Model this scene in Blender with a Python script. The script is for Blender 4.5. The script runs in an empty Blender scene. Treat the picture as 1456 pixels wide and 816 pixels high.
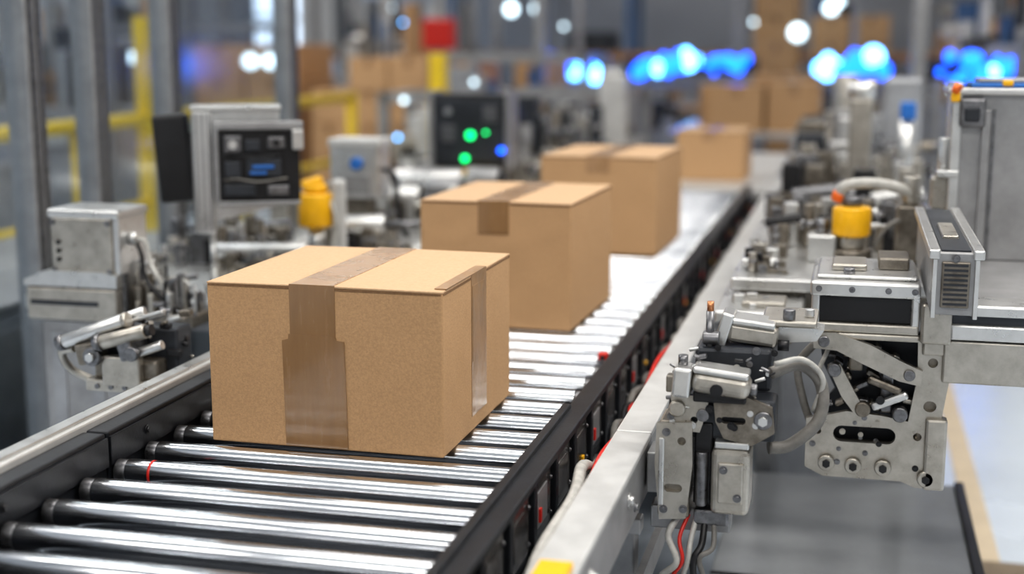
import bpy, bmesh, math, random
from mathutils import Vector, Matrix, Euler
sc = bpy.context.scene
sc.view_settings.view_transform = 'Standard'
try: sc.view_settings.look = 'Medium High Contrast'
except Exception: sc.view_settings.look = 'None'
sc.view_settings.exposure = 0.2

# ------------------------------------------------------------------ materials
def mk(name, col, metal=0.0, rough=0.5, var=0.0, vscale=20, col2=None, bump=0.0, bscale=60,
       stretch=(1,1,1), rvar=0.0, emit=None, estr=0, coat=0.0, spec=None, bump2=0.0):
    m = bpy.data.materials.new(name); m.use_nodes = True
    nt = m.node_tree; b = nt.nodes['Principled BSDF']
    b.inputs['Base Color'].default_value = (*col, 1)
    b.inputs['Metallic'].default_value = metal
    b.inputs['Roughness'].default_value = rough
    if coat: b.inputs['Coat Weight'].default_value = coat; b.inputs['Coat Roughness'].default_value = 0.12
    if spec is not None: b.inputs['Specular IOR Level'].default_value = spec
    if emit:
        b.inputs['Emission Color'].default_value = (*emit, 1); b.inputs['Emission Strength'].default_value = estr
    if var or bump or rvar:
        tc = nt.nodes.new('ShaderNodeTexCoord'); mp = nt.nodes.new('ShaderNodeMapping')
        mp.inputs['Scale'].default_value = stretch
        nt.links.new(tc.outputs['Object'], mp.inputs['Vector'])
    if var or rvar:
        n = nt.nodes.new('ShaderNodeTexNoise'); n.inputs['Scale'].default_value = vscale
        n.inputs['Detail'].default_value = 6; n.inputs['Roughness'].default_value = 0.65
        nt.links.new(mp.outputs['Vector'], n.inputs['Vector'])
    if var:
        cr = nt.nodes.new('ShaderNodeValToRGB')
        c2 = col2 if col2 else tuple(c*(1-var) for c in col)
        cr.color_ramp.elements[0].position = 0.36; cr.color_ramp.elements[1].position = 0.62
        cr.color_ramp.elements[0].color = (*c2, 1); cr.color_ramp.elements[1].color = (*col, 1)
        nt.links.new(n.outputs['Fac'], cr.inputs['Fac']); nt.links.new(cr.outputs['Color'], b.inputs['Base Color'])
    if rvar:
        mr = nt.nodes.new('ShaderNodeMapRange')
        mr.inputs['From Min'].default_value = 0.3; mr.inputs['From Max'].default_value = 0.7
        mr.inputs['To Min'].default_value = max(0.02, rough-rvar); mr.inputs['To Max'].default_value = rough+rvar
        nt.links.new(n.outputs['Fac'], mr.inputs['Value']); nt.links.new(mr.outputs['Result'], b.inputs['Roughness'])
    if bump:
        n2 = nt.nodes.new('ShaderNodeTexNoise'); n2.inputs['Scale'].default_value = bscale
        n2.inputs['Detail'].default_value = 4
        nt.links.new(mp.outputs['Vector'], n2.inputs['Vector'])
        bp = nt.nodes.new('ShaderNodeBump'); bp.inputs['Strength'].default_value = bump
        bp.inputs['Distance'].default_value = 0.004
        nt.links.new(n2.outputs['Fac'], bp.inputs['Height']); nt.links.new(bp.outputs['Normal'], b.inputs['Normal'])
        if bump2:
            n3 = nt.nodes.new('ShaderNodeTexNoise'); n3.inputs['Scale'].default_value = 7
            n3.inputs['Detail'].default_value = 2
            nt.links.new(mp.outputs['Vector'], n3.inputs['Vector'])
            b3 = nt.nodes.new('ShaderNodeBump'); b3.inputs['Strength'].default_value = bump2
            b3.inputs['Distance'].default_value = 0.01
            nt.links.new(n3.outputs['Fac'], b3.inputs['Height']); nt.links.new(b3.outputs['Normal'], bp.inputs['Normal'])
    return m

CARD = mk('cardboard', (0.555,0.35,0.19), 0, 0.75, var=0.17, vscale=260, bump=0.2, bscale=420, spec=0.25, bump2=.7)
CARD2 = mk('cardboard_top_lit', (0.57,0.385,0.235), 0, 0.7, var=0.11, vscale=140, bump=0.1, bscale=300, spec=0.3, bump2=.5)  # lighter copy for carton tops, overhead brightness put into the colour
CARDEDGE = mk('cardboard_edge', (0.26,0.15,0.075), 0, 0.85, var=0.3, vscale=300)
TAPE = mk('packing_tape', (0.305,0.175,0.08), 0, 0.24, var=0.12, vscale=10, bump=0.14, bscale=12, stretch=(5,5,.6), rvar=0.06, coat=0.7)
TAPE2 = mk('packing_tape_crinkled', (0.42,0.26,0.14), 0, 0.28, var=0.12, vscale=12, bump=0.18, bscale=16, rvar=0.06, coat=0.5)  # paler tape copy, mainly for tops, with shine put into its colour
TAPE3 = mk('side_tape_crinkled', (0.37,0.225,0.115), 0, 0.38, var=0.22, vscale=20, bump=0.35, bscale=26, rvar=0.1, coat=0.1, spec=0.5)
CHROME = mk('roller_steel', (0.82,0.84,0.87), 1.0, 0.18, var=0.45, col2=(0.54,0.56,0.59), vscale=5, stretch=(.25,10,10), rvar=0.05)  # stretched noise paints light and dark reflection streaks into the steel
STEEL = mk('dark_steel', (0.26,0.26,0.27), 0.9, 0.35, var=0.4, vscale=60, rvar=0.1)
ALU = mk('aluminium', (0.66,0.66,0.65), 0.85, 0.31, var=0.12, vscale=22, bump=0.03, bscale=100, rvar=0.06)
ALUD = mk('aluminium_grey', (0.37,0.37,0.375), 0.6, 0.42, var=0.2, vscale=12)
WORN = mk('cast_metal', (0.50,0.475,0.43), 0.8, 0.33, var=0.2, vscale=24, col2=(0.38,0.355,0.315), bump=0.05, bscale=120, rvar=0.08)
WORN2 = mk('oiled_cast_metal', (0.28,0.255,0.22), 0.75, 0.36, var=0.3, vscale=30, col2=(0.16,0.14,0.115), bump=0.08, bscale=110, rvar=0.08)
WHITEM = mk('painted_rail', (0.62,0.62,0.61), 0.35, 0.36, var=0.14, vscale=14, rvar=0.08)
BLACK = mk('black_rail_paint', (0.018,0.020,0.025), 0.1, 0.42, var=0.4, vscale=30, bump=0.08, bscale=200)
BLKP = mk('black_plastic', (0.012,0.012,0.014), 0, 0.4)
GLOSSB = mk('dark_glass_panel', (0.04,0.036,0.036), 0.5, 0.14, var=0.7, vscale=9, col2=(0.20,0.19,0.185), rvar=0.08)  # paler noise paints smudgy reflections into the panel colour
YEL = mk('yellow_plastic', (0.85,0.46,0.01), 0, 0.35, var=0.12, vscale=30)
YELP = mk('yellow_paint', (0.82,0.58,0.03), 0, 0.4, var=0.1, vscale=10)
RED = mk('red_plastic', (0.62,0.03,0.02), 0, 0.35, var=0.15, vscale=30)
BLUE = mk('blue_plastic', (0.03,0.16,0.5), 0, 0.3, var=0.1, vscale=20)
BRASS = mk('copper', (0.65,0.30,0.15), 0.9, 0.35, var=0.2, vscale=40)
HOSE = mk('pale_hose', (0.50,0.49,0.46), 0, 0.4, var=0.3, vscale=40)
HOSEG = mk('grey_hose', (0.20,0.19,0.175), 0, 0.45, var=0.3, vscale=40)
ORANGE = mk('orange_plastic', (0.8,0.16,0.02), 0, 0.4, var=0.1, vscale=20)
FLOORM = mk('polished_concrete', (0.58,0.64,0.71), 0, 0.25, var=0.1, vscale=1.2, rvar=0.06)
WALLM = mk('wall_paint', (0.50,0.52,0.56), 0, 0.7, var=0.1, vscale=0.8)
CEILM = mk('ceiling_paint', (0.72,0.72,0.72), 0, 0.8, var=0.05, vscale=0.5)
TABLEM = mk('table_laminate', (0.45,0.47,0.49), 0.1, 0.18, var=0.14, vscale=3, rvar=0.08)
RACKB = mk('rack_blue', (0.06,0.13,0.27), 0.2, 0.45, var=0.1, vscale=5)
RACKO = mk('rack_orange', (0.42,0.22,0.10), 0.1, 0.45, var=0.1, vscale=5)
BGM = mk('machine_grey', (0.38,0.39,0.41), 0.3, 0.4, var=0.3, vscale=5)
BGD = mk('machine_dark', (0.045,0.05,0.06), 0.2, 0.4, var=0.4, vscale=6)
L_BLUE = mk('led_blue', (0.0,0.05,0.5), 0, 0.4, var=0.05, vscale=5, emit=(0.008,0.11,1.0), estr=5)
L_CYAN = mk('led_cyan', (0.1,0.4,0.8), 0, 0.4, var=0.05, vscale=5, emit=(0.12,0.46,1.0), estr=8)
L_GREEN = mk('led_green', (0.0,0.6,0.2), 0, 0.4, var=0.05, vscale=5, emit=(0.0,1.0,0.22), estr=3.5)
L_WHITE = mk('glow_white', (0.8,0.9,1.0), 0, 0.4, var=0.05, vscale=5, emit=(0.70,0.90,1.0), estr=3.2)
TUBE = mk('luminaire_diffuser', (0.9,0.9,0.9), 0, 0.4, var=0.02, vscale=5, emit=(1,0.98,0.95), estr=2)

def glass():
    m = bpy.data.materials.new('enclosure_glass'); m.use_nodes = True
    nt = m.node_tree; nt.nodes.clear()
    o = nt.nodes.new('ShaderNodeOutputMaterial'); mx = nt.nodes.new('ShaderNodeMixShader')
    t = nt.nodes.new('ShaderNodeBsdfTransparent'); g = nt.nodes.new('ShaderNodeBsdfGlossy')
    t.inputs['Color'].default_value = (0.88,0.92,0.95,1)
    g.inputs['Roughness'].default_value = 0.12
    n = nt.nodes.new('ShaderNodeTexNoise'); n.inputs['Scale'].default_value = 3
    mr = nt.nodes.new('ShaderNodeMapRange'); mr.inputs['To Min'].default_value = 0.08; mr.inputs['To Max'].default_value = 0.25
    nt.links.new(n.outputs['Fac'], mr.inputs['Value']); nt.links.new(mr.outputs['Result'], mx.inputs['Fac'])
    nt.links.new(t.outputs[0], mx.inputs[1]); nt.links.new(g.outputs[0], mx.inputs[2])
    nt.links.new(mx.outputs[0], o.inputs['Surface'])
    return m
GLASS = glass()

# ------------------------------------------------------------------ mesh builder
class B:
    def __init__(s, name, origin=(0,0,0), k=1.0, rz=0.0, parent=None):
        s.name=name; s.o=Vector(origin); s.k=k; s.rz=rz; s.parent=parent
        s.bm=bmesh.new(); s.mats=[]
    def mi(s, m):
        if m not in s.mats: s.mats.append(m)
        return s.mats.index(m)
    def _merge(s, t, m, smooth_small=False):
        i=s.mi(m)
        for f in t.faces: f.material_index=i
        bmesh.ops.recalc_face_normals(t, faces=t.faces)
        me=bpy.data.meshes.new('tmp'); t.to_mesh(me); t.free()
        s.bm.from_mesh(me); bpy.data.meshes.remove(me)
    def box(s, x0,x1,y0,y1,z0,z1, m, bev=0, rot=None, seg=2):
        t=bmesh.new()
        r=bmesh.ops.create_cube(t, size=1)
        sx,sy,sz=abs(x1-x0),abs(y1-y0),abs(z1-z0)
        for v in t.verts: v.co=Vector((v.co.x*sx,v.co.y*sy,v.co.z*sz))
        if bev>0:
            bev=min(bev, 0.45*min(sx,sy,sz))
            bmesh.ops.bevel(t, geom=list(t.edges), offset=bev, segments=seg, affect='EDGES', profile=0.5)
        M=Matrix.Translation(((x0+x1)/2,(y0+y1)/2,(z0+z1)/2))
        if rot: M=M@Euler([math.radians(a) for a in rot]).to_matrix().to_4x4()
        t.transform(M); s._merge(t,m)
    def cyl(s, p1,p2,r,m,seg=20,r2=None,bev=0):
        p1=Vector(p1);p2=Vector(p2);d=p2-p1;L=d.length
        t=bmesh.new()
        bmesh.ops.create_cone(t,cap_ends=True,segments=seg,radius1=r,radius2=r if r2 is None else r2,depth=L)
        if bev>0:
            es=[e for e in t.edges if abs(e.verts[0].co.z-e.verts[1].co.z)<1e-7]
            bmesh.ops.bevel(t,geom=es,offset=bev,segments=2,affect='EDGES',profile=0.5)
        for f in t.faces: f.smooth = len(f.verts)<=4
        M=Matrix.Translation((p1+p2)/2)@d.to_track_quat('Z','Y').to_matrix().to_4x4()
        t.transform(M); s._merge(t,m)
    def sph(s,c,r,m,sc3=(1,1,1),seg=16):
        t=bmesh.new(); bmesh.ops.create_uvsphere(t,u_segments=seg,v_segments=max(6,seg//2),radius=r)
        for f in t.faces: f.smooth=True
        t.transform(Matrix.Translation(c)@Matrix.Diagonal((*sc3,1))); s._merge(t,m)
    def tube(s,pts,r,m,seg=10,sub=6):
        P=[Vector(p) for p in pts]
        P=[P[0]*2-P[1]]+P+[P[-1]*2-P[-2]]
        C=[]
        for i in range(1,len(P)-2):
            for j in range(sub):
                u=j/sub; a,b,c,d=P[i-1],P[i],P[i+1],P[i+2]
                C.append(0.5*((2*b)+(c-a)*u+(2*a-5*b+4*c-d)*u*u+(3*b-a-3*c+d)*u**3))
        C.append(P[-2])
        t=bmesh.new(); rings=[]; up=Vector((0.13,0.2,1)).normalized()
        for i,c in enumerate(C):
            d=(C[min(i+1,len(C)-1)]-C[max(i-1,0)]).normalized()
            n=up-d*up.dot(d)
            if n.length<1e-3: n=Vector((1,0,0))-d*d.x
            n.normalize(); up=n; b2=d.cross(n)
            rings.append([t.verts.new(c+(n*math.cos(a)+b2*math.sin(a))*r) for a in [2*math.pi*q/seg for q in range(seg)]])
        for i in range(len(rings)-1):
            for q in range(seg):
                f=t.faces.new((rings[i][q],rings[i][(q+1)%seg],rings[i+1][(q+1)%seg],rings[i+1][q])); f.smooth=True
        t.faces.new(rings[0]); t.faces.new(rings[-1]); s._merge(t,m)
    def plate(s,outer,y0,y1,m,holes=(),bev=0,rot=None,piv=None):
        t=bmesh.new(); es=[]
        for loop in [outer]+list(holes):
            vs=[t.verts.new((x,y0,z)) for x,z in loop]
            for i in range(len(vs)): es.append(t.edges.new((vs[i],vs[(i+1)%len(vs)])))
        bmesh.ops.triangle_fill(t,edges=es,use_beauty=True,use_dissolve=False,normal=(0,-1,0))
        r=bmesh.ops.extrude_face_region(t,geom=list(t.faces))
        bmesh.ops.translate(t,verts=[g for g in r['geom'] if isinstance(g,bmesh.types.BMVert)],vec=(0,y1-y0,0))
        if rot:
            p=Vector(piv)
            t.transform(Matrix.Translation(p)@Euler([math.radians(a) for a in rot]).to_matrix().to_4x4()@Matrix.Translation(-p))
        s._merge(t,m)
    def bolt(s,x,y,z,r,m=None,ax='y'):
        m=m or STEEL
        d={'y':(0,-1,0),'z':(0,0,1),'x':(1,0,0)}[ax]; d=Vector(d); p=Vector((x,y,z))
        s.cyl(p,p+d*r*0.35,r*1.5,m,seg=16); s.cyl(p,p+d*r*1.1,r,m,seg=6)
    def done(s):
        me=bpy.data.meshes.new(s.name)
        M=Matrix.Diagonal((s.k,s.k,s.k,1)); 
        s.bm.transform(M); s.bm.to_mesh(me); s.bm.free()
        for m in s.mats: me.materials.append(m)
        o=bpy.data.objects.new(s.name,me); sc.collection.objects.link(o)
        o.location=s.o; o.rotation_euler=(0,0,math.radians(s.rz))
        if s.parent: o.parent=s.parent
        return o
def circ(cx,cz,r,n=18): return [(cx+r*math.cos(2*math.pi*i/n),cz+r*math.sin(2*math.pi*i/n)) for i in range(n)]
def slot(x0,x1,z0,z1,n=8):
    r=(z1-z0)/2; c=(z0+z1)/2; L=[]
    for i in range(n+1):
        a=-math.pi/2+math.pi*i/n; L.append((x1-r+r*math.cos(a),c+r*math.sin(a)))
    for i in range(n+1):
        a=math.pi/2+math.pi*i/n; L.append((x0+r+r*math.cos(a),c+r*math.sin(a)))
    return L
def empty(name,loc=(0,0,0)):
    e=bpy.data.objects.new(name,None); sc.collection.objects.link(e); e.location=loc; return e

def clutter(b,x0,x1,y0,y1,z0,n,seed,s=0.05,hm=0.12,pal=None,hoses=True):
    R=random.Random(seed); pal=pal or [ALU,WORN,WORN2,STEEL,WORN2,BLKP,WORN,ALU,STEEL]
    for i in range(n):
        x=R.uniform(x0,x1);y=R.uniform(y0,y1);m=R.choice(pal);k=R.random();h=R.uniform(0.3,1)*hm
        w=R.uniform(.4,1)*s; d=R.uniform(.4,1)*s
        if not hoses and k>=.86: k=.2
        if k<.3:
            b.box(x-w/2,x+w/2,y-d/2,y+d/2,z0,z0+h,m,bev=s*.06)
            for q in (-1,1): b.bolt(x+q*w*.28,y,z0+h,s*.07,ax='z')
        elif k<.5:
            b.cyl((x,y,z0),(x,y,z0+h),w*.3,m,bev=s*.04); b.cyl((x,y,z0+h*.5),(x,y,z0+h*.62),w*.42,STEEL,seg=6)
        elif k<.7:
            z=z0+h*.6
            b.box(x-w*.35,x+w*.35,y-w*.3,y+w*.3,z0,z,WORN2,bev=s*.05)
            b.cyl((x-w,y,z),(x+w,y,z+R.uniform(0,.3)*s),w*.26,m,bev=s*.03)
            b.cyl((x+w*.9,y,z),(x+w*1.15,y,z),w*.32,STEEL,seg=8)
        elif k<.86:
            b.plate([(x-w,z0),(x+w,z0),(x+w,z0+h*.3),(x-w*.2,z0+h*.4),(x-w*.4,z0+h),(x-w,z0+h)],y,y+s*.15,m,holes=[circ(x-w*.7,z0+h*.7,w*.12,10)])
            b.bolt(x+w*.5,y,z0+h*.15,s*.06)
        else:
            b.tube([(x,y,z0+s*.06),(x+w*.3,y,z0+h),(x+w*1.2,y+d,z0+h*1.05),(x+w*1.6,y+d*1.5,z0+s*.06)],s*.06,R.choice([HOSE,HOSEG,BLKP,HOSEG]))

# ------------------------------------------------------------------ room shell
X0,X1,Y0,Y1,H=-10,9,-8,25,5.6
def slab(name,*a,m=WALLM):
    b=B(name); b.box(*a,m); return b.done()
slab('floor',X0-.2,X1+.2,Y0-.2,Y1+.2,-.2,0,m=FLOORM)
slab('ceiling',X0-.2,X1+.2,Y0-.2,Y1+.2,H,H+.2,m=CEILM)
slab('wall_back',X0-.2,X1+.2,Y1,Y1+.2,0,H)
slab('wall_front',X0-.2,X1+.2,Y0-.2,Y0,0,H,m=CEILM)
slab('wall_right',X1,X1+.2,Y0,Y1,0,H,m=CEILM)
w=B('wall_left'); w.box(X0-.2,X0,Y0,Y1,0,.9,WALLM); w.box(X0-.2,X0,Y0,Y1,3.6,H,WALLM)
ys=[Y0,-2,1,4,4.6,7.6,8.2,11.2,11.8,14.8,15.4,18.4,19,22,Y1]
for i in range(0,len(ys)-1,2): w.box(X0-.2,X0,ys[i],ys[i+1],.9,3.6,WALLM)
w.done()
n=0
for i in range(1,len(ys)-1,2):
    n+=1; b=B('window_%d'%n)
    a,c=ys[i],ys[i+1]
    b.box(X0-.15,X0-.05,a,a+.07,.9,3.6,ALU); b.box(X0-.15,X0-.05,c-.07,c,.9,3.6,ALU)
    b.box(X0-.15,X0-.05,a,c,.9,.97,ALU); b.box(X0-.15,X0-.05,a,c,3.53,3.6,ALU)
    b.box(X0-.14,X0-.06,(a+c)/2-.03,(a+c)/2+.03,.9,3.6,ALU); b.box(X0-.14,X0-.06,a,c,2.0,2.06,ALU)
    b.done()

def luminaire(x,y,sx,sy,p,col=(1,0.955,0.895)):  # fixtures out of view, added for overhead light and roller highlight streaks
    b=B('unseen_luminaire'); b.box(x-sx/2-.05,x+sx/2+.05,y-sy/2-.05,y+sy/2+.05,H-.12,H,WHITEM,bev=.01)
    b.box(x-sx/2,x+sx/2,y-sy/2,y+sy/2,H-.135,H-.12,TUBE); b.done()
    l=bpy.data.lights.new('unseen_ceiling_lamp','AREA'); l.shape='RECTANGLE'; l.size=sx; l.size_y=sy; l.energy=p; l.color=col
    o=bpy.data.objects.new('unseen_ceiling_lamp',l); sc.collection.objects.link(o); o.location=(x,y,H-.15)
for x,y,p in [(-1.2,2.3,42),(-1.2,5.2,20),(-1,-2.5,60),
            (2.2,2.6,135),(-4.4,2.8,55),(2.3,-2.2,125),(-4.6,-2.2,80),(2.4,6,85),  # those behind the camera are added to brighten carton fronts
            (4.4,11,100),(-5.8,7,85),(-6,11,105),(-6,16,115),(4,17,95),(-1.4,21,50)]:
    luminaire(x,y,2.6,.7,p)

wd=bpy.data.worlds.new('World'); sc.world=wd; wd.use_nodes=True
wd.node_tree.nodes['Background'].inputs['Color'].default_value=(0.70,0.83,1,1)
wd.node_tree.nodes['Background'].inputs['Strength'].default_value=1.9

# ------------------------------------------------------------------ conveyor
ZR=0.85
conv=empty('roller_conveyor',(0,0,0))
b=B('rollers',parent=conv)
R0=.0230; y=1.015; i=0; R=random.Random(3)
while y<7.05:
    zc=ZR-R0
    b.cyl((-1.262,y,zc),(-.568,y,zc),R0,CHROME,seg=32,bev=.002)
    b.cyl((-1.284,y,zc),(-1.262,y,zc),R0*.93,STEEL,seg=24,bev=.002)
    b.cyl((-.568,y,zc),(-.546,y,zc),R0*.93,STEEL,seg=24,bev=.002)
    b.cyl((-1.31,y,zc),(-.52,y,zc),.007,STEEL,seg=6)
    y+=.115; i+=1
b.cyl((-1.215,2.165,ZR-R0),(-1.21,2.165,ZR-R0),R0*1.015,RED,seg=24)
b.done()
b=B('rail_left',parent=conv)
for a,c in [(.6,2.14),(2.15,4.6),(4.61,7.1)]:
    b.box(-1.338,-1.292,a,c,.72,.903,BLACK,bev=.004)
    b.box(-1.292,-1.287,a,c,.84,.895,BLACK,bev=.001)
yy=.9
while yy<7: b.bolt(-1.287,yy,.872,.006,BLKP,ax='x'); yy+=.46
b.box(-1.385,-1.339,.6,7.1,.78,.915,WHITEM,bev=.004); b.box(-1.378,-1.35,.6,7.1,.915,.921,ALU,bev=.002)
b.done()
b=B('rail_right',parent=conv)
b.box(-.538,-.494,.6,7.1,.862,.876,BLACK,bev=.003)
b.box(-.530,-.512,.6,7.1,.70,.863,BLACK,bev=.002)
b.box(-.547,-.530,.6,2.62,.845,.884,BLACK,bev=.003)
yy=.62; k=0
while yy<7:
    b.box(-.512,-.500,yy,yy+.02,.71,.865,BLACK,bev=.002)
    b.box(-.512,-.507,yy+.03,yy+.155,.745,.848,GLOSSB,bev=.002)
    b.box(-.509,-.505,yy+.045,yy+.12,.765,.83,GLOSSB if k%3 else ALUD,bev=.001)
    b.bolt(-.505,yy+.143,.83,.003,ax='x'); b.bolt(-.505,yy+.143,.765,.003,ax='x')
    if k%3==0: b.box(-.507,-.501,yy+.05,yy+.062,.775,.80,RED,bev=.001)
    if k%5==1: b.box(-.507,-.501,yy+.09,yy+.105,.77,.78,YEL,bev=.001)
    yy+=.172; k+=1
b.box(-.512,-.495,.6,7.1,.70,.722,BLACK,bev=.003)
b.done()
b=B('guard_rail_white',parent=conv)
for a,c in [(.6,2.46),(2.465,7.6)]:
    b.box(-.412,-.345,a,c,.868,.88,WHITEM,bev=.003)
    b.box(-.412,-.404,a,c,.80,.87,ALU,bev=.001)
    b.box(-.353,-.345,a,c,.775,.87,ALUD,bev=.001)
yy=.8
while yy<7.4:
    b.bolt(-.345,yy,.835,.009,ALU,ax='x'); b.bolt(-.345,yy+.07,.80,.006,STEEL,ax='x')
    b.box(-.512,-.353,yy+.2,yy+.24,.70,.73,ALUD,bev=.003)
    yy+=.35
b.box(-.40,-.352,1.70,1.765,.88,.892,YEL,bev=.003)
b.done()
b=B('cable_run',parent=conv)
R=random.Random(8)
for q,(m,r) in enumerate([(HOSE,.007),(BLKP,.006),(HOSEG,.008),(RED,.004),(BLKP,.006),(HOSEG,.009)]):
    pts=[]; yy=.7
    while yy<7: pts.append((-.45+R.uniform(-.03,.03),yy,.755+q*.006+R.uniform(-.02,.03))); yy+=.16
    b.tube(pts,r,m,seg=8,sub=5)
b.tube([(-.43,1.75,.80),(-.44,1.95,.83),(-.43,2.15,.85),(-.455,2.35,.84),(-.46,2.5,.79)],.011,HOSE)
b.tube([(-.45,2.3,.78),(-.44,2.45,.83),(-.43,2.6,.83),(-.455,2.75,.78)],.005,RED)
b.tube([(-.45,3.0,.78),(-.44,3.2,.84),(-.43,3.4,.84),(-.455,3.6,.80)],.005,RED)
b.done()
b=B('conveyor_frame',parent=conv)
b.box(-1.29,-.53,.6,7.1,.70,.72,BGD)  # dark plate added so the gaps between rollers look shaded
for yy in (.8,2.6,4.6,6.8):
    for x in (-1.33,-.42): b.box(x-.03,x+.03,yy-.03,yy+.03,0,.78 if x>-1 else .72,ALUD,bev=.004); b.box(x-.06,x+.06,yy-.06,yy+.06,0,.012,STEEL)
    b.box(-1.33,-.42,yy-.02,yy+.02,.3,.34,ALUD)
b.box(-.37,-.355,.6,7.1,.55,.60,ALUD)
b.done()
b=B('outfeed_table',parent=conv)
b.box(-1.3,-.42,7.13,9.6,.80,.85,WHITEM,bev=.005); b.box(-1.32,-1.3,7.13,9.6,.78,.87,ALU); b.box(-1.25,-.5,7.2,9.5,.3,.8,BGM,bev=.01)
for x in (-1.25,-.45):
    for yy in (7.3,9.4): b.box(x-.03,x+.03,yy-.03,yy+.03,0,.8,ALUD)
b.done()
b=B('photo_sensor'); b.box(-.572,-.55,3.14,3.165,.8515,.868,RED,bev=.002); b.cyl((-.56,3.139,.859),(-.56,3.135,.859),.005,BLKP); b.box(-.574,-.549,3.137,3.17,.8502,.8535,STEEL); b.done()

# ------------------------------------------------------------------ cartons
def carton(x0,x1,y0,y1,h,z=ZR+.0006,front_long=True,side=False,off=0,rz=0,tl=.26,dark=True):
    cx,cy=(x0+x1)/2,(y0+y1)/2; W=(x1-x0)/2; D=(y1-y0)/2
    b=B('cardboard_box',(cx,cy,z),rz=rz)
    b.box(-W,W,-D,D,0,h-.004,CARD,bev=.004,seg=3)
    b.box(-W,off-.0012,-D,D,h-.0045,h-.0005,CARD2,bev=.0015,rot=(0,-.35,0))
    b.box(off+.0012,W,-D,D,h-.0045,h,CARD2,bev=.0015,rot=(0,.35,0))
    b.box(-W+.003,W-.003,-D-.0008,-D+.002,h-.0085,h-.0050,CARDEDGE)
    b.box(W-.002,W+.0008,-D+.004,D-.004,h-.0085,h-.0055,CARDEDGE)
    t=.0011
    b.box(off-.043,off+.043,-D-.001,D+.001,h,h+.0016,TAPE2,bev=.0004)
    if front_long:
        b.box(off-.045,off+.045,-D-t,-D,h*.66,h+.0016,TAPE,bev=.0004)
        b.plate([(off-.048,h*.70),(off-.042,h*.705),(off+.04,h*.70),(off+.046,h*.69),(off+.047,h*.675),(off+.062,h*.67),(off+.066,.004),(off-.058,.004),(off-.061,h*.66),(off-.049,h*.67)],-D-t*1.8,-D-t*.8,TAPE)
    else:
        b.box(off-.042,off+.042,-D-t,-D,h*(1-tl),h+.0016,TAPE2 if not dark else TAPE,bev=.0004)
        if dark: b.box(off-.03,off+.036,-D-t*1.6,-D-t,h*.76,h*.9,TAPE,bev=.0004)
    b.box(off-.043,off+.043,D,D+t,h*.7,h+.0016,TAPE,bev=.0004)
    if side:
        b.box(W,W+.001,-.055,.05,.03,h+.001,TAPE3,bev=.0003)
        b.box(W-.022,W+.0014,-D+.02,.05,h,h+.0018,TAPE3,bev=.0004)
        b.box(W+.001,W+.0018,-.05,.03,h*.45,h*.93,TAPE3,bev=.0003)
    return b.done()
carton(-1.163,-.70,2.306,2.78,.31,off=-.02,side=True,rz=-.6)
carton(-1.108,-.694,3.455,3.97,.338,front_long=False,rz=-1.8,off=-.003)
carton(-1.082,-.660,4.79,5.36,.350,front_long=False,rz=-1.8,tl=.17,dark=False)
carton(-.945,-.575,7.55,8.0,.27,front_long=False,rz=-1,tl=.2,dark=False)

b=B('packing_bench'); b.box(-1.6,0,12,14,.78,.83,ALU,bev=.01)
for x in (-1.5,-.1):
    for yy in (12.1,13.9): b.box(x-.04,x+.04,yy-.04,yy+.04,0,.78,ALUD)
b.done()
carton(-1.25,-.78,12.1,12.6,.40,z=.831,front_long=False,dark=False)
carton(-.75,-.3,12.15,12.8,.42,z=.831,front_long=False,dark=False)
carton(-.95,-.35,13.1,13.8,.46,z=.831,front_long=False,dark=False)
carton(-1.4,-1.0,12.8,13.4,.38,z=.831,front_long=False,dark=False)

# ------------------------------------------------------------------ left side equipment
b=B('equipment_table')
b.box(-2.3,-1.40,3.42,7.2,.845,.885,ALU,bev=.004)
b.box(-2.28,-1.42,3.44,7.18,.80,.845,BGM)
for x in (-2.22,-1.48):
    for yy in (3.52,5.2,7.1): b.box(x-.03,x+.03,yy-.03,yy+.03,0,.8,ALUD)
b.box(-2.2,-1.5,4.4,7.0,.2,.8,BGM,bev=.01)
b.done()
ZT=.886
def rods(b,L):
    for x,yy,z,l,r in L:
        b.cyl((x,yy,z),(x+l,yy+.03,z+.01),r,ALU,bev=.006); b.cyl((x+l,yy+.03,z+.01),(x+l+.12,yy+.04,z+.012),r*.4,STEEL)
        b.box(x+.05,x+.09,yy-.04,yy+.04,ZT,z,WORN2,bev=.004); b.box(x+l-.07,x+l-.03,yy-.03,yy+.05,ZT,z,WORN2,bev=.004)
b=B('pneumatic_assembly'); clutter(b,-2.2,-2.0,3.52,3.85,ZT,36,11,s=.055,hm=.11,hoses=False); b.done()
b=B('pneumatic_assembly'); clutter(b,-1.9,-1.52,3.80,4.02,ZT,40,17,s=.05,hm=.08,hoses=False); rods(b,[(-1.95,3.93,.95,.3,.022)]); b.done()
b=B('pneumatic_assembly'); clutter(b,-2.2,-1.9,4.0,4.5,ZT,44,16,s=.07,hm=.14,hoses=False); b.done()
b=B('pneumatic_assembly'); clutter(b,-1.75,-1.5,4.33,4.52,ZT,26,18,s=.05,hm=.09,hoses=False); rods(b,[(-1.82,4.42,.97,.26,.035)]); b.done()
b=B('pneumatic_assembly'); clutter(b,-2.2,-1.5,4.95,5.85,ZT,90,12,s=.09,hm=.17,hoses=False); rods(b,[(-1.95,5.1,.99,.3,.05),(-1.95,5.7,1.0,.3,.05)])
for x,yy in ((-1.56,5.15),(-1.52,5.6)):
    b.cyl((x,yy,ZT),(x,yy,1.0),.035,WORN2,bev=.004); b.cyl((x-.07,yy,1.03),(x+.07,yy,1.03),.05,ALUD,bev=.012); b.cyl((x+.07,yy,1.03),(x+.1,yy,1.03),.03,BLKP)
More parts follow.
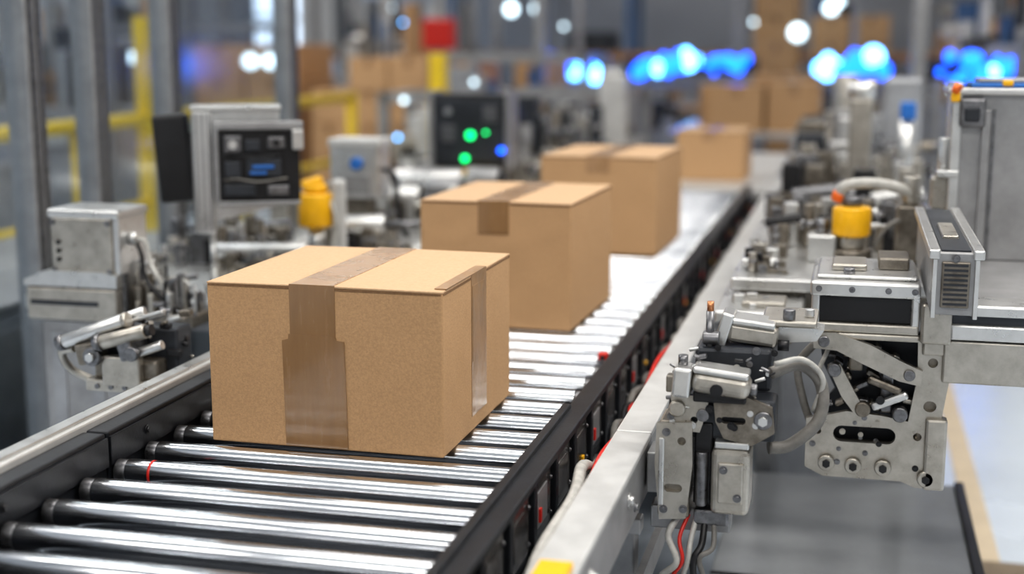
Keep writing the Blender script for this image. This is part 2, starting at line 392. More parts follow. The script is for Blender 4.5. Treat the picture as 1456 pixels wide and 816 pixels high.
b.tube([(-1.55,4.86,ZT+.02),(-1.47,4.88,1.0),(-1.46,4.95,1.05),(-1.46,5.1,.98),(-1.5,5.2,ZT+.02)],.014,HOSE)
b.done()
b=B('pneumatic_assembly'); clutter(b,-2.1,-1.5,6.45,6.95,ZT,40,13,s=.10,hm=.2,hoses=False); b.done()

k=1/498
b=B('control_display',(-1.70,3.593,1.225),k,rz=24)
b.box(-62,-34,-6,50,-82,92,ALU,bev=3)
for q in (-56,-48,-40): b.box(q-1.5,q+1.5,-8,-4,-78,88,ALUD)
for q in (6,22,38): b.box(-63.5,-61,q-3,q+3,-78,88,ALUD)
b.plate([(-34,-64),(60,-42),(60,98),(-34,92)],0,34,ALU)
b.box(-64,62,-8,52,92,99,ALU,bev=2)
b.box(-28,86,-22,6,-34,72,BLKP,bev=3)
b.box(-32,92,-28,-18,66,78,ALUD,bev=2); b.box(-32,-26,-28,-18,-36,70,ALUD,bev=1); b.box(-28,86,-26,-18,-40,-34,ALUD,bev=1)
b.box(76,92,-32,-14,38,66,ALU,bev=2)
b.box(-18,6,-28,-20,34,58,STEEL,bev=2); b.box(10,32,-28,-20,36,52,BGD,bev=2); b.box(42,66,-30,-20,40,56,STEEL,bev=2)
b.box(-20,24,-28,-20,-26,-10,BGD,bev=2); b.box(-18,4,-30,-20,0,22,BGD,bev=2); b.box(12,60,-27,-20,0,26,BGD,bev=2); b.box(40,70,-28,-20,-26,-12,STEEL,bev=2)
b.cyl((-6,-30,46),(-6,-34,46),6,ALU); b.cyl((54,-30,48),(54,-34,48),5,BLKP); b.box(20,50,-30,-26,12,17,BLUE,bev=1); b.box(16,40,-30,-26,4,8,BLUE,bev=1)
b.tube([(-10,-26,28),(10,-32,30),(30,-30,28),(60,-28,32)],1.6,BLKP,seg=6); b.tube([(-20,-24,-4),(0,-32,-2),(30,-32,-6),(68,-24,-2)],1.6,HOSEG,seg=6)
b.box(-116,-66,30,66,-40,86,BLKP,bev=5,rot=(0,-4,0)); b.box(-70,-60,30,50,20,60,BLKP)
b.cyl((-40,20,-168),(-40,20,-80),4.5,ALU); b.cyl((-40,20,-168),(-40,20,-158),12,STEEL)
b.done()
k=1/533
b=B('junction_box_stand',(-1.92,3.2,1.0),k)
b.box(-52,44,-40,40,0,84,WORN,bev=4); b.box(-54,56,-42,42,82,94,ALU,bev=3); b.box(44,54,-38,38,4,84,ALU,bev=2)
for q in (24,36,48): b.cyl((-38,-41,q),(-38,-43,q),3,BLKP,seg=12)
for x,z in ((-46,8),(38,8),(-46,76),(38,76)): b.bolt(x,-40,z,3)
b.cyl((54,-10,52),(66,-10,52),9,ALU); b.tube([(64,-10,52),(78,-12,48),(86,-14,20),(100,-20,0),(110,-10,-30)],3.5,HOSE)
b.tube([(64,-10,46),(74,-16,30),(80,-20,0),(96,-20,-20),(120,-10,-50)],3,BLKP)
b.box(-40,40,-34,34,-14,0,BGD)
b.plate([(-94,-14),(50,-14),(50,4),(30,8),(-60,8),(-94,-6)],-45,45,ALU)
b.box(-92,48,-44,44,-62,-16,WORN,bev=3); b.box(-84,20,-46,-42,-40,-34,BGD)
b.box(-74,40,-36,36,-522,-62,ALUD,bev=3); b.box(-60,-40,-38,-34,-500,-80,BGM); b.box(0,20,-38,-34,-500,-80,BGM)
b.box(-95,60,-55,55,-533,-520,STEEL)
R=random.Random(61)
b.box(40,150,-20,40,-70,-52,WORN2,bev=3)
for q in range(60):
    x,z,y=R.uniform(46,150),R.uniform(-56,30),R.uniform(-30,40); w_=R.uniform(4,12); z=min(z,20-(x-46)*.3)
    if q%3==0: b.box(x-w_*.6,x+w_*.6,y-6,y+6,-56,z,R.choice([WORN,WORN2,STEEL,ALU]),bev=2)
    elif q%3==1: b.cyl((x-w_,y,z),(x+w_,y+R.uniform(-8,8),z+R.uniform(-6,10)),w_*.35,R.choice([ALU,WORN,STEEL]),bev=1)
    else: b.cyl((x,y,-54),(x,y,z),w_*.3,R.choice([ALU,WORN,STEEL,BLKP]),bev=1)
b.done()
k=1/657
b=B('pneumatic_pusher',(-1.57,2.66,.90),k)
b.box(-40,90,-20,60,-40,-22,WORN,bev=3)
b.box(-30,70,-10,40,-22,6,WORN2,bev=4); b.box(-10,50,-24,-8,-30,14,WORN,bev=3)
b.cyl((-74,-20,30),(26,-10,66),10,ALU,bev=2); b.cyl((-80,-20,28),(-70,-20,31.5),12,STEEL,bev=2); b.cyl((22,-10,64.5),(30,-10,67.4),12,WORN,bev=2)
b.cyl((-60,10,38),(40,20,74),8,ALU,bev=2)
b.cyl((-10,-28,34),(62,-20,54),11,WORN,bev=2); b.cyl((-14,-28,33),(-4,-28,35.8),13,STEEL); b.cyl((60,-20,53.4),(72,-20,56.7),8,BLKP)
b.cyl((20,-14,10),(84,-14,34),7,ALU,bev=1)
b.box(-50,-20,-26,14,0,32,WORN2,bev=4,rot=(0,-12,0)); b.box(20,44,-30,20,10,40,STEEL,bev=4,rot=(0,-15,0))
b.cyl((-20,-34,14),(-20,-24,14),14,STEEL,bev=2); b.cyl((-20,-40,14),(-20,-34,14),7,ALU,seg=6)
b.cyl((44,-36,22),(44,-24,22),11,STEEL,bev=2)
b.box(-20,80,0,14,60,66,ALU,bev=2,rot=(0,-18,0))
for q in range(5): b.bolt(-20+q*22,-18,-32,4)
b.tube([(-60,-10,20),(-88,0,10),(-86,20,-20),(-50,30,-40)],6,WORN)
b.box(-10,30,10,50,-592,-40,ALUD,bev=2); b.box(90,116,0,20,-50,-10,ALUD,bev=2)
R=random.Random(5)
for q in range(54):
    x,z,y=R.uniform(-50,90),R.uniform(-20,80),R.uniform(10,70); w_=R.uniform(4,12); z=min(z,30+(x+50)*.4)
    if q%2: b.box(x-w_,x+w_,y-6,y+6,z-w_*.5,z+w_*.5,R.choice([WORN,WORN2,STEEL,BLKP,WORN2]),bev=2,rot=(0,R.uniform(-30,30),0))
    else: b.cyl((x-w_,y,z),(x+w_,y+R.uniform(-8,8),z+R.uniform(-6,10)),w_*.35,R.choice([ALU,WORN,STEEL,BLKP]),bev=1)
b.box(-48,88,22,68,-22,50,BGD,bev=4)
b.done()
k=1/432
b=B('beacon_sensor',(-1.705,4.177,1.008),k)
b.cyl((0,0,-2),(0,0,46),25,YEL,bev=4); b.cyl((0,0,46),(0,0,58),17,YEL,bev=3); b.cyl((0,0,-52),(0,0,-2),12,ALU); b.cyl((0,0,-52),(0,0,-44),24,STEEL)
b.cyl((-18,0,55),(10,0,62),9,YEL,bev=2)
b.box(24,44,-4,10,-52,66,WHITEM,bev=5); b.tube([(20,0,40),(34,-10,10),(30,-12,-30),(50,-10,-48)],3,HOSE)
b.done()
k=1/389
b=B('sensor_block',(-1.744,4.70,1.043),k)
b.box(-36,38,-25,25,0,80,ALU,bev=4); b.box(-38,40,-27,27,72,84,WHITEM,bev=3); b.cyl((6,-25,50),(6,-34,50),9,BLUE,bev=2)
b.box(-24,24,-28,-24,8,34,ALUD,bev=2); b.box(-20,20,-15,15,-60,0,WORN2,bev=3)
b.tube([(38,0,40),(52,0,30),(56,0,-20),(70,0,-56)],4,BLKP)
b.done()
k=1/299
b=B('control_cabinet',(-1.722,6.17,1.024),k)
b.box(-54,52,-20,30,0,102,BLKP,bev=3); b.box(-50,48,-23,-19,8,96,BGD,bev=2)
b.box(-58,-52,-22,32,-2,106,ALUD,bev=1); b.box(50,56,-22,32,-2,106,ALUD,bev=1)
b.box(-40,-20,-25,-21,36,60,STEEL,bev=1); b.box(20,40,-25,-21,64,86,STEEL,bev=1)
for x,z,m,r in ((2,46,L_GREEN,5),(-6,14,L_GREEN,4),(46,26,L_BLUE,4),(-30,78,BGM,5),(24,50,L_GREEN,2)): b.cyl((x,-22,z),(x,-28,z),r,m,bev=1)
b.box(-8,42,-50,-24,-30,0,YEL,bev=3); b.box(-30,30,-15,15,-41,0,ALUD)
b.done()
b=B('infeed_workstation')
b.box(-2.4,-1.45,7.5,9.7,0,.9,BGM,bev=.01); b.box(-2.42,-1.43,7.48,9.72,.9,.93,ALU)
clutter(b,-2.35,-1.5,7.6,9.6,.93,60,71,s=.14,hm=.3,pal=[ALU,BGM,WORN,BGD,ALUD,WORN2,BGD],hoses=False)
b.box(-1.56,-1.40,8.5,8.65,.93,1.40,WHITEM,bev=.015); b.cyl((-1.48,8.57,1.40),(-1.48,8.57,1.44),.06,ALU)
b.box(-2.1,-1.85,8.0,8.15,.93,1.28,BGD,bev=.01); b.sph((-1.98,7.99,1.18),.02,L_BLUE)
b.done()
b=B('utility_cabinet')
b.box(-3.6,-2.7,3.4,5.6,.05,.72,BGM,bev=.02); b.box(-3.62,-2.68,3.38,5.62,.72,.75,ALUD,bev=.005); b.box(-3.55,-2.75,3.5,5.5,0,.05,BGD)
for q in range(3): b.box(-2.70,-2.685,3.5+q*.7,4.1+q*.7,.12,.66,ALUD,bev=.005); b.box(-2.685,-2.67,3.55+q*.7,3.58+q*.7,.3,.5,STEEL)
b.done()

b=B('safety_enclosure')
for yy in (2.9,3.73,4.1,4.62,5.72):
    b.box(-2.50,-2.42,yy-.045,yy+.045,0,3.2,ALUD,bev=.006); b.box(-2.418,-2.414,yy-.028,yy-.012,0,3.2,STEEL); b.box(-2.418,-2.414,yy+.012,yy+.028,0,3.2,STEEL)
b.box(-2.50,-2.42,2.9,5.72,3.2,3.3,ALUD); b.box(-2.48,-2.44,2.9,5.72,.1,.16,ALUD)
b.box(-2.465,-2.455,2.9,5.72,.16,3.2,GLASS)
b.done()
b=B('yellow_guard_railing')
b.cyl((-4.2,3,1.14),(-4.2,11.2,1.14),.04,YELP); b.cyl((-4.2,3,.62),(-4.2,11.2,.62),.03,YELP)
for yy in (3.2,5,6.85,9,11.15): b.cyl((-4.2,yy,0),(-4.2,yy,1.14),.045,YELP); b.cyl((-4.2,yy,0),(-4.2,yy,.02),.09,YELP)
b.box(-4.24,-4.16,7.56,7.64,0,1.75,YELP,bev=.01)
b.done()
b=B('yellow_guard_post'); b.box(-3.06,-2.94,9.74,9.86,0,1.52,YELP,bev=.01); b.box(-3.12,-2.88,9.68,9.92,0,.02,YELP); b.done()
b=B('yellow_bollard'); b.cyl((-2.36,4.4,0),(-2.36,4.4,.62),.04,YELP,bev=.02); b.done()

# ------------------------------------------------------------------ right side equipment
b=B('packing_table')
b.box(-.29,.32,.6,3.95,.32,.35,TABLEM,bev=.004); b.box(.32,.345,.6,3.95,.31,.362,BLKP,bev=.003)
b.box(-.29,.32,3.12,3.135,.35,.352,BLKP)
for x in (-.25,.28):
    for yy in (.7,2.6,3.85): b.box(x-.025,x+.025,yy-.025,yy+.025,0,.32,STEEL)
b.done()
b=B('floor_marking'); b.box(.42,.50,4.0,9,0,.004,mk('marking_tan',(0.6,0.50,0.36),0,.5,var=.1,vscale=6)); b.box(.42,.62,4.1,4.28,0,.01,mk('marking_brown',(0.22,0.17,0.11),0,.5,var=.2,vscale=20)); b.done()

b=B('gripper_unit',(-.24,2.38,.93),1/793)
b.plate([(-64,0),(-14,4),(-12,-60),(-20,-138),(-58,-142),(-66,-60)],-20,-12,WORN,holes=[circ(-28,-24,6),slot(-52,-26,-100,-88)])
b.box(-62,-16,-12,60,-140,2,WORN2,bev=4)
b.box(-60,-52,-24,-12,-120,-20,ALU,bev=2)
b.box(-12,14,-4,50,-120,0,BLKP,bev=3)  # black block added to darken the gap between the two bodies
b.cyl((0,-8,-40),(0,-8,-120),9,STEEL,bev=2)
b.box(14,68,-22,50,-128,-32,WORN,bev=8,seg=3); b.box(24,60,-26,-20,-110,-50,WORN,bev=6); b.box(18,66,-18,46,-32,-22,ALU,bev=2)
b.bolt(32,-26,-60,4); b.bolt(52,-26,-100,4); b.bolt(-50,-20,-12,4); b.bolt(-24,-20,-124,4); b.bolt(-52,-20,-126,4)
b.box(-10,40,-10,30,-150,-126,STEEL,bev=4)
b.box(-50,100,0,60,-24,36,BGD,bev=5)  # dark core added as painted shade in the gaps between parts
b.plate([(-46,40),(8,42),(6,20),(-4,-12),(-40,-10)],-12,-2,WORN,holes=[circ(-12,6,5)])
b.plate([(14,42),(60,44),(96,30),(100,-6),(70,-26),(30,-18),(18,6)],-14,-4,WORN2,holes=[circ(84,12,8),slot(26,60,4,14)])
b.cyl((84,-18,12),(84,10,12),13,STEEL,bev=2); b.cyl((84,-24,12),(84,-18,12),7,ALU,seg=6)
b.cyl((-36,-20,22),(-36,20,22),12,WORN,bev=3); b.cyl((0,-16,14),(0,0,14),9,STEEL,bev=1)
b.box(-16,66,-34,18,46,76,WORN,bev=12,seg=4,rot=(0,6,0)); b.box(-14,64,-32,14,74,84,ALU,bev=4,rot=(0,6,0)); b.box(-14,60,-20,14,34,50,BLKP,bev=3)
b.box(-42,-16,-34,14,42,84,ALU,bev=4,rot=(0,4,0)); b.cyl((20,-36,56),(20,-30,56),9,BLKP); b.cyl((64,-8,54),(74,-8,53),9,STEEL,bev=2)
b.cyl((-30,-6,84),(-30,-6,98),7,STEEL); b.box(-52,-40,-20,0,46,70,WORN2,bev=2)
b.box(24,96,70,130,100,128,WORN,bev=6,rot=(0,6,0)); b.box(30,92,66,126,126,136,ALU,bev=3,rot=(0,6,0)); b.box(10,28,66,120,96,146,ALU,bev=3,rot=(0,16,0))
b.cyl((0,60,70),(0,60,150),6,STEEL); b.cyl((0,60,150),(0,60,164),5,BRASS); b.cyl((-10,60,110),(14,60,110),10,STEEL,bev=2)
b.box(-20,90,50,120,36,98,BGD,bev=6); b.cyl((96,80,100),(112,80,100),8,BLKP)  # first block: dark filler, shade between the upper parts as colour
R=random.Random(21)
for q in range(60):
    x,z,y=R.uniform(-50,95),R.uniform(-20,100),R.uniform(-10,40); w_=R.uniform(3,8)
    if q%3==0: b.bolt(x,-14 if z<40 else 46,z,R.uniform(2.5,4),R.choice([STEEL,BLKP,ALU]))
    elif q%3==1: b.cyl((x-w_,y,z),(x+w_,y,z+R.uniform(-6,6)),w_*.4,R.choice([ALU,STEEL,WORN,BLKP]),bev=1)
    else: b.box(x-w_,x+w_,y-5,y+5,z-w_*.4,z+w_*.4,R.choice([WORN,STEEL,WORN2,ALU]),bev=1.5,rot=(0,R.uniform(-25,25),0))
b.box(-80,-60,0,60,-110,-50,ALUD,bev=2); b.box(-76,40,20,60,-170,-135,ALUD,bev=3)
for q in range(5):
    b.tube([(-30+q*12,0,-138),(-44+q*16,-20,-165-q*3),(-30+q*8,-30,-200+q*2),(-56+q*16,-10,-235),(-50+q*12,20,-280)],[5,3,4,5,4][q],[HOSE,RED,HOSE,BLKP,HOSEG][q],seg=8)
b.tube([(90,30,70),(130,50,80),(160,60,50),(158,50,0),(120,40,-36),(90,30,-40)],9,HOSEG,seg=14)
b.tube([(96,10,88),(134,30,92),(162,50,60),(150,60,10)],4,HOSE)
b.plate([(60,96),(150,104),(160,120),(120,128),(50,118)],100,150,ALU); b.box(70,150,90,200,124,134,WORN,bev=3); b.cyl((110,100,134),(110,100,150),9,STEEL,bev=2); b.cyl((138,130,134),(138,130,146),7,ALU,bev=1)
b.done()

b=B('transfer_actuator',(.065,2.758,1.028),1/715)
b.box(-96,54,0,210,0,14,WORN,bev=3); b.box(-92,50,8,200,14,52,BLKP,bev=2)
b.box(-96,-84,0,200,12,56,ALU,bev=3); b.box(42,54,0,200,12,56,ALU,bev=3)
b.box(-98,54,-2,214,52,74,ALU,bev=4); b.box(-90,50,20,190,74,80,ALU,bev=3)
b.box(-70,-20,60,140,80,90,WORN,bev=3); b.box(-4,40,80,160,80,98,WORN2,bev=3); b.cyl((-45,40,80),(-45,40,88),8,STEEL)
for q in (-86,-40,10,46): b.bolt(q,-2,63,3)
low=[(-97,-132),(-70,-126),(-40,-118),(10,-122),(46,-128),(56,-60),(54,-8),(98,-8),(100,-60),(92,-120),(98,-226),(60,-226),(40,-218),(-70,-218),(-97,-205)]
b.plate(low,10,20,WORN,holes=[slot(-58,30,-164,-140),circ(-66,-196,9),circ(-28,-198,7),circ(14,-198,7),circ(74,-210,8),circ(76,-40,7),slot(66,84,-112,-96),circ(60,-150,6),circ(-80,-150,5)])
b.plate([(x*.97,z*.97) for x,z in [(-88,-8),(96,-8),(96,-222),(-90,-205),(-90,-140),(-60,-100),(-80,-60)]],60,70,BGD)  # dark back plate, paints deep shade behind the openings
b.box(-90,90,22,60,-216,-172,WORN2,bev=4); b.box(56,94,20,90,-170,-10,WORN2,bev=4); b.box(-94,-74,22,60,-200,-140,WORN2,bev=3)
b.box(70,100,0,24,-226,-120,WORN,bev=4); b.box(60,96,2,24,-28,-8,WORN,bev=3)
for x,z in ((-66,-196),(-28,-198),(14,-198),(74,-210)): b.cyl((x,4,z),(x,30,z),7,STEEL,bev=1); b.cyl((x,0,z),(x,6,z),12,WORN,bev=2); b.cyl((x,-4,z),(x,0,z),6,BLKP,seg=6)
b.plate([(-92,-2),(-60,0),(-10,-16),(30,-36),(62,-50),(60,-72),(30,-66),(-20,-44),(-58,-26),(-90,-24)],-4,8,WORN,holes=[circ(-76,-13,6),circ(44,-56,6)])
b.cyl((-76,-10,-13),(-76,10,-13),8,STEEL,bev=1); b.cyl((44,-10,-56),(44,10,-56),8,STEEL,bev=1)
b.plate([(-70,-50),(-52,-48),(-30,-88),(-12,-118),(-26,-124),(-48,-96)],4,14,WORN); b.cyl((-18,-2,-112),(-18,16,-112),11,WORN2,bev=2); b.cyl((-60,-2,-56),(-60,16,-56),10,STEEL,bev=2)
b.box(-8,46,0,12,-104,-92,ALU,bev=4,rot=(0,-24,0)); b.box(-14,36,4,14,-82,-70,WORN2,bev=4,rot=(0,20,0)); b.cyl((34,-4,-116),(34,14,-116),11,STEEL,bev=2); b.cyl((6,-4,-96),(6,8,-96),6,BLKP)
b.box(-60,56,0,14,-10,0,WORN,bev=3)
b.box(-40,-20,20,50,-60,-10,WORN2,bev=3); b.box(6,24,20,50,-120,-40,STEEL,bev=3)
b.box(56,98,-6,20,-10,48,WORN,bev=4)
R=random.Random(9)
for q in range(26):
    x,z=R.uniform(-88,94),R.uniform(-215,-125); b.bolt(x,10 if q%2 else 22,z,R.uniform(2,3.2),R.choice([STEEL,BLKP,WORN]))
for q in range(22):
    x,z=R.uniform(-66,50),R.uniform(-120,-20); w_=R.uniform(4,10)
    b.box(x-w_,x+w_,24,50,z-w_*.4,z+w_*.4,R.choice([WORN,STEEL,WORN2]),bev=2,rot=(0,R.uniform(-40,40),0))
b.tube([(-86,30,-20),(-112,40,-60),(-104,40,-110),(-90,40,-150)],6,HOSEG)
b.tube([(-70,20,-30),(-84,10,-70),(-76,10,-110),(-88,14,-140)],3.5,HOSE)
b.box(88,640,0,60,-66,-4,WORN,bev=3); b.box(96,640,-6,70,-2,20,ALU,bev=3); b.box(96,640,4,60,20,32,BGD); b.box(120,640,-4,70,32,48,ALU,bev=3)
b.done()
b=B('gantry_frame')
b.box(.25,1.35,2.87,3.85,.98,1.075,ALUD,bev=.006)
for x in (.72,1.3):
    for yy in (2.92,3.78): b.box(x-.04,x+.04,yy-.04,yy+.04,0,.98,ALUD,bev=.004)
b.done()

b=B('linear_slide')
b.box(.15,.232,2.59,3.25,1.105,1.222,ALUD,bev=.003)
b.box(.142,.162,2.58,3.26,1.21,1.228,ALU,bev=.003); b.box(.22,.24,2.58,3.26,1.21,1.228,ALU,bev=.003)
b.box(.165,.217,2.60,3.24,1.222,1.225,BGD); b.box(.175,.205,2.75,2.95,1.222,1.232,WORN,bev=.003)
b.box(.166,.216,2.583,2.592,1.12,1.205,WORN2,bev=.002)
for q in range(9): b.box(.17,.212,2.581,2.584,1.125+q*.009,1.129+q*.009,BGD)
b.box(.15,.158,2.583,2.60,1.10,1.21,ALU,bev=.001); b.box(.224,.232,2.583,2.60,1.10,1.21,ALU,bev=.001)
b.box(.16,.23,2.95,3.2,1.077,1.106,WORN,bev=.004)
b.bolt(.19,2.583,1.212,.005)
b.done()

b=B('servo_column',(.32,3.55,1.231),1/572)
b.box(-50,120,-40,60,-89,150,ALUD,bev=3)
for q in (2,66): b.box(q-2,q+2,-43,-38,-86,120,STEEL)
b.box(-54,-40,-44,64,-89,156,ALU,bev=2); b.box(-14,-2,-46,-40,-86,120,ALUD,bev=2); b.box(72,84,-46,-40,-86,120,ALUD,bev=2)  # first plate: brighter metal paints the lit left face
b.box(-44,-10,-56,-42,96,136,STEEL,bev=4); b.box(-38,-18,-60,-54,104,124,BGD,bev=3)
b.box(-60,130,-50,70,140,150,ALU,bev=3); b.box(-30,122,-46,60,150,156,BLUE,bev=2); b.box(-56,-44,-52,-30,130,146,YEL,bev=3); b.box(-20,110,-40,40,156,162,ALUD,bev=2); b.box(10,24,-48,-40,152,160,YEL,bev=2)
b.cyl((-60,-20,20),(-60,-20,80),8,ALU,bev=2); b.box(-76,-50,-30,0,-20,26,WORN,bev=4); b.box(-84,-50,-40,10,-60,-30,WORN2,bev=4)
b.cyl((-52,-50,150),(-46,-54,147),7,ORANGE)
b.box(-70,-40,-46,-30,26,36,ALU,bev=2)
b.done()

b=B('valve_platform')
b.box(-.28,.22,3.35,4.4,1.0,1.03,ALU,bev=.004); b.box(-.26,.2,3.4,4.35,.93,1.0,WORN2,bev=.006); b.box(-.3,-.1,3.15,3.6,.955,.985,ALU,bev=.006); b.box(-.28,-.12,3.2,3.6,.90,.955,WORN2,bev=.006)
b.box(-.24,-.14,3.2,3.3,.985,1.0,WORN,bev=.004)
for x,yy in ((-.22,4.02),(.16,4.02),(-.22,4.36),(.16,4.36)): b.box(x-.025,x+.025,yy-.025,yy+.025,0 ,.95,ALUD)
clutter(b,-.26,-.14,3.20,3.30,.985,7,43,s=.03,hm=.03,hoses=False)
b.done()
b=B('solenoid_valves'); clutter(b,-.24,-.17,3.42,3.75,1.031,14,41,s=.045,hm=.06,hoses=False); b.done()
b=B('solenoid_valves'); clutter(b,-.22,.18,3.85,4.3,1.031,54,42,s=.06,hm=.13,hoses=False); b.done()
b=B('yellow_cap_valve',(.003,3.68,1.091),1/540)
b.cyl((0,0,4),(0,0,46),27,YEL,bev=4); b.cyl((0,0,-14),(0,0,4),20,WORN,bev=2); b.cyl((0,0,-32),(0,0,-14),30,WORN2,bev=3); b.box(-60,-20,-20,30,-32,6,ALU,bev=3)
b.cyl((0,0,46),(0,0,60),14,STEEL,bev=3); b.tube([(-18,0,56),(-12,-6,74),(20,-6,80),(60,0,74),(90,10,60)],8,HOSE); b.cyl((-22,0,54),(-18,-4,66),9,ORANGE,bev=2)
b.tube([(30,0,-10),(50,-10,20),(80,0,30),(110,20,0)],4,HOSEG); b.box(60,100,-10,40,-32,50,WORN2,bev=4); b.cyl((80,10,50),(80,10,90),12,WORN,bev=3)
b.cyl((-40,10,6),(-40,10,26),10,STEEL,seg=6)
b.done()
b=B('side_cabinet')
b.box(-.26,.28,4.75,8.6,.0,.93,BGM,bev=.01); b.box(-.28,.30,4.73,8.62,.93,.96,ALU,bev=.004)
clutter(b,-.24,.26,4.8,6.2,.96,80,51,s=.10,hm=.22,hoses=False)
clutter(b,-.24,.26,6.2,8.5,.96,60,52,s=.16,hm=.33,pal=[ALU,BGM,BGM,ALUD,BGD,WORN2,WORN],hoses=False)
b.box(-.02,.06,5.1,5.2,.96,1.40,WORN,bev=.01); b.cyl((.02,5.15,1.40),(.02,5.15,1.46),.05,ALU)
b.box(-.24,-.12,5.9,6.0,.96,1.22,BGD,bev=.01); b.box(.12,.28,6.2,6.4,.96,1.45,BGM,bev=.02)
b.cyl((-.05,6.8,.96),(-.05,6.8,1.45),.06,WORN,bev=.01); b.cyl((.2,5.6,.96),(.2,5.6,1.35),.03,ALU); b.box(.17,.23,5.55,5.65,1.3,1.37,BLUE,bev=.01)
b.done()

# ------------------------------------------------------------------ background hall
def bgmachine(x,y,w_,d,h,seed,top=True,name='packaging_machine'):
    R=random.Random(seed); b=B(name,(x,y,0))
    b.box(-w_/2,w_/2,-d/2,d/2,.08,h*.5,R.choice([BGM,BGD,BGM]),bev=.02)
    for sx in (-1,1):
        for sy in (-1,1): b.box(sx*w_/2-.04,sx*w_/2+.04,sy*d/2-.04,sy*d/2+.04,0,h,ALUD)
    b.box(-w_/2,w_/2,-d/2-.04,-d/2+.04,h-.08,h,ALUD); b.box(-w_/2,w_/2,d/2-.04,d/2+.04,h-.08,h,ALUD)
    b.box(-w_/2,-w_/2+.06,-d/2,d/2,h-.08,h,ALUD); b.box(w_/2-.06,w_/2,-d/2,d/2,h-.08,h,ALUD)
    clutter(b,-w_/2+.1,w_/2-.1,-d/2,d/2-.1,h*.5,int(20*w_),seed,s=.2,hm=h*.42,pal=[ALU,BGM,WORN,BGD,ALUD,BGM,WHITEM,CARD,BGD,RACKB],hoses=False)
    for q in range(4):
        a=R.uniform(-w_/2,w_/2-.2); z=R.uniform(.2,h*.8)
        b.box(a,a+R.uniform(.1,.35),-d/2-.05,-d/2-.01,z,z+R.uniform(.1,.3),R.choice([BGD,WORN,BGM,WHITEM]),bev=.01)
    for q in range(2):
        b.sph((R.uniform(-w_/2,w_/2),-d/2-.06,R.uniform(h*.5,h)),R.uniform(.012,.025),R.choice([L_WHITE,L_CYAN]))
    return b.done()
for i,(x,y,w_,d,h) in enumerate([(-6.6,8,1.6,1.4,1.5),(-7,11,2,1.4,2.1),(-5.6,16.5,1.6,1.4,2.4),(-3.0,12.6,1.3,1,1.5),(-2.3,16.8,2.4,1,1.15),(.0,17.2,1.4,1,1.1),
    (1.6,17,1.6,1,1.15),(1.0,12.4,1.0,1.4,2.2),(2.6,11,1.4,1.6,2.3),(1.5,9.2,.9,1.0,1.7),(-3.35,10.9,.7,.7,1.2),(-8,14.5,1.4,1.4,2.6),(-2.1,10.7,.9,.9,1.25),(2.4,14.6,1.4,1.2,2.4)]):
    bgmachine(x,y,w_,d,h,100+i)

def leds(name,x0,x1,y,z,n,seed,mats,rr=(.03,.075)):
    R=random.Random(seed); b=B(name)
    b.box(x0-.1,x1+.1,y,y+.08,z-.09,z+.09,BGD,bev=.01)
    for x in (x0,x1): b.box(x-.04,x+.04,y+.0,y+.08,0,z,ALUD)
    for q in range(n):
        x=x0+(x1-x0)*(q+R.uniform(.1,.9))/n; r=R.uniform(*rr)
        b.sph((x,y-.03,z+R.uniform(-.1,.1)),r,R.choice(mats),sc3=(R.uniform(.8,1.5),.5,R.uniform(.8,1.6)))
    b.done()
leds('blue_led_strip',-3.5,-2.95,15.9,1.32,12,1,[L_BLUE,L_BLUE,L_CYAN],(.04,.09))
leds('blue_led_strip',-2.5,-1.2,15.95,1.34,26,2,[L_BLUE,L_BLUE,L_CYAN],(.03,.09))
leds('blue_led_strip',-.42,.3,16.2,1.33,12,3,[L_BLUE,L_BLUE,L_CYAN],(.04,.10))
leds('blue_led_strip',.62,1.2,11.4,1.39,11,4,[L_BLUE,L_BLUE,L_CYAN],(.03,.07))
def lamps(name,pts,y):
    b=B(name)
    xs=[p[0] for p in pts]; z1=max(p[1] for p in pts)+.25
    b.box(min(xs)-.2,max(xs)+.2,y,y+.06,z1,z1+.08,ALUD)
    for x in (min(xs)-.2,max(xs)+.2): b.box(x-.04,x+.04,y,y+.08,0,z1+.08,ALUD)
    for x,z,r in pts:
        b.cyl((x,y+.03,z),(x,y+.03,z1),.01,BLKP,seg=6); b.sph((x,y,z),r,L_WHITE)
    b.done()
lamps('lamp_glint_gantry',[(-4.4,2.02,.08),(-4.05,2.03,.07),(-3.7,1.8,.03)],17.6)
lamps('lamp_glint_gantry',[(-.75,1.72,.1),(-.35,2.02,.08),(-.25,2.1,.05),(-1.3,1.85,.03)],17.9)
lamps('lamp_glint_gantry',[(-7.4,1.45,.06),(-7.2,1.4,.08),(-7.0,1.45,.06),(-5.7,1.42,.07),(-5.5,1.42,.07)],12.4)  # glowing balls stand in for reflected glints, not real lamps

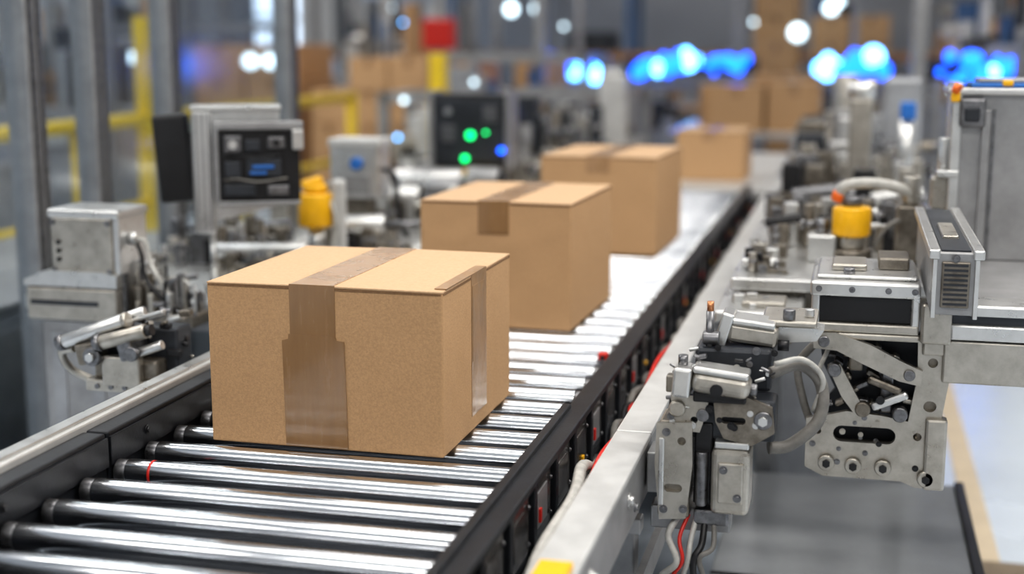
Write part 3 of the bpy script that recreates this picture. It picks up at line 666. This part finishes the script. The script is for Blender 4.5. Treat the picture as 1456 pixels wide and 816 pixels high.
def stack(x,y,w_,d,rows,cols,h,name='carton_stack',pal=True,seed=0):
    R=random.Random(seed); b=B(name,(x,y,0))
    if pal:
        for q in range(5): b.box(-w_/2,w_/2,-d/2+q*(d-.1)/4,-d/2+q*(d-.1)/4+.1,.12,.14,CARDEDGE)
        for q in (-1,0,1): b.box(q*(w_/2-.06)-.05,q*(w_/2-.06)+.05,-d/2,d/2,0,.12,CARDEDGE)
    z=.14 if pal else 0; cw=w_/cols
    for r in range(rows):
        for c in range(cols):
            if r==rows-1 and R.random()<.3: continue
            xx=-w_/2+c*cw; j=R.uniform(-.02,.02)
            b.box(xx+.01,xx+cw-.01,-d/2+.02+j,d/2-.02+j,z,z+h-.005,CARD,bev=.006)
            b.box(xx+cw/2-.03,xx+cw/2+.03,-d/2+.018+j,d/2-.018+j,z+h*.7,z+h-.002,TAPE)
        z+=h
    return b.done()
stack(-4.65,13.3,1.25,1.0,4,3,.33,seed=1); stack(-3.7,14.6,1.2,1.0,4,3,.32,seed=2)
stack(-1.05,18.9,.62,.6,7,1,.36,seed=3); stack(-.1,18.9,1.0,.8,5,2,.36,seed=5); stack(-6.1,13.6,1.2,1,4,2,.36,seed=4)
stack(1.9,18.9,1.2,.8,6,2,.35,seed=6)
b=B('red_cabinet',(-4.58,15.0,0)); b.box(-.18,.18,-.1,.1,1.52,1.86,RED,bev=.02); b.box(-.04,.04,-.04,.04,0,1.52,ALUD); b.done()
b=B('pallet_rack')
for q in range(7):
    x=-9+q*2.8
    for yy in (21,22): b.box(x-.05,x+.05,yy-.05,yy+.05,0,4.6,RACKB)
R=random.Random(77)
for z in (.15,1.45,2.75,4.0):
    for yy in (20.96,22): b.box(-9,7.8,yy-.03,yy+.03,z-.12,z,RACKO if z>1 else RACKB)
    b.box(-9,7.8,21,22,z-.03,z,BGM)
    x=-8.8
    while x<7.4:
        w_=R.uniform(.2,.7); h=R.uniform(.25,.95)
        if R.random()<.7: b.box(x,x+w_,21.05,21.9,z,z+h,R.choice([CARD,WORN,BGM,WORN,BGM,BGD,WHITEM,RACKB,WHITEM]),bev=.01)
        x+=w_+R.uniform(.05,.4)
b.done()
b=B('steel_portal_frame')
for x,yy in ((-3.05,13.4),(1.15,13.9),(.45,10.9)):
    b.box(x-.05,x+.05,yy-.05,yy+.05,0,3.4,ALUD)
b.box(-3.1,1.2,13.35,13.45,3.3,3.4,ALUD)
b.box(.4,1.2,10.9,13.95,3.3,3.38,ALUD)
b.done()

# ------------------------------------------------------------------ camera
c=bpy.data.cameras.new('cam'); c.sensor_width=36; c.lens=48.07; c.clip_end=200
c.dof.use_dof=True; c.dof.focus_distance=2.6; c.dof.aperture_fstop=1.4
o=bpy.data.objects.new('camera',c); sc.collection.objects.link(o)
o.location=(0,0,1.6); o.rotation_euler=(math.radians(90-10.15),0,math.radians(14))
sc.camera=o
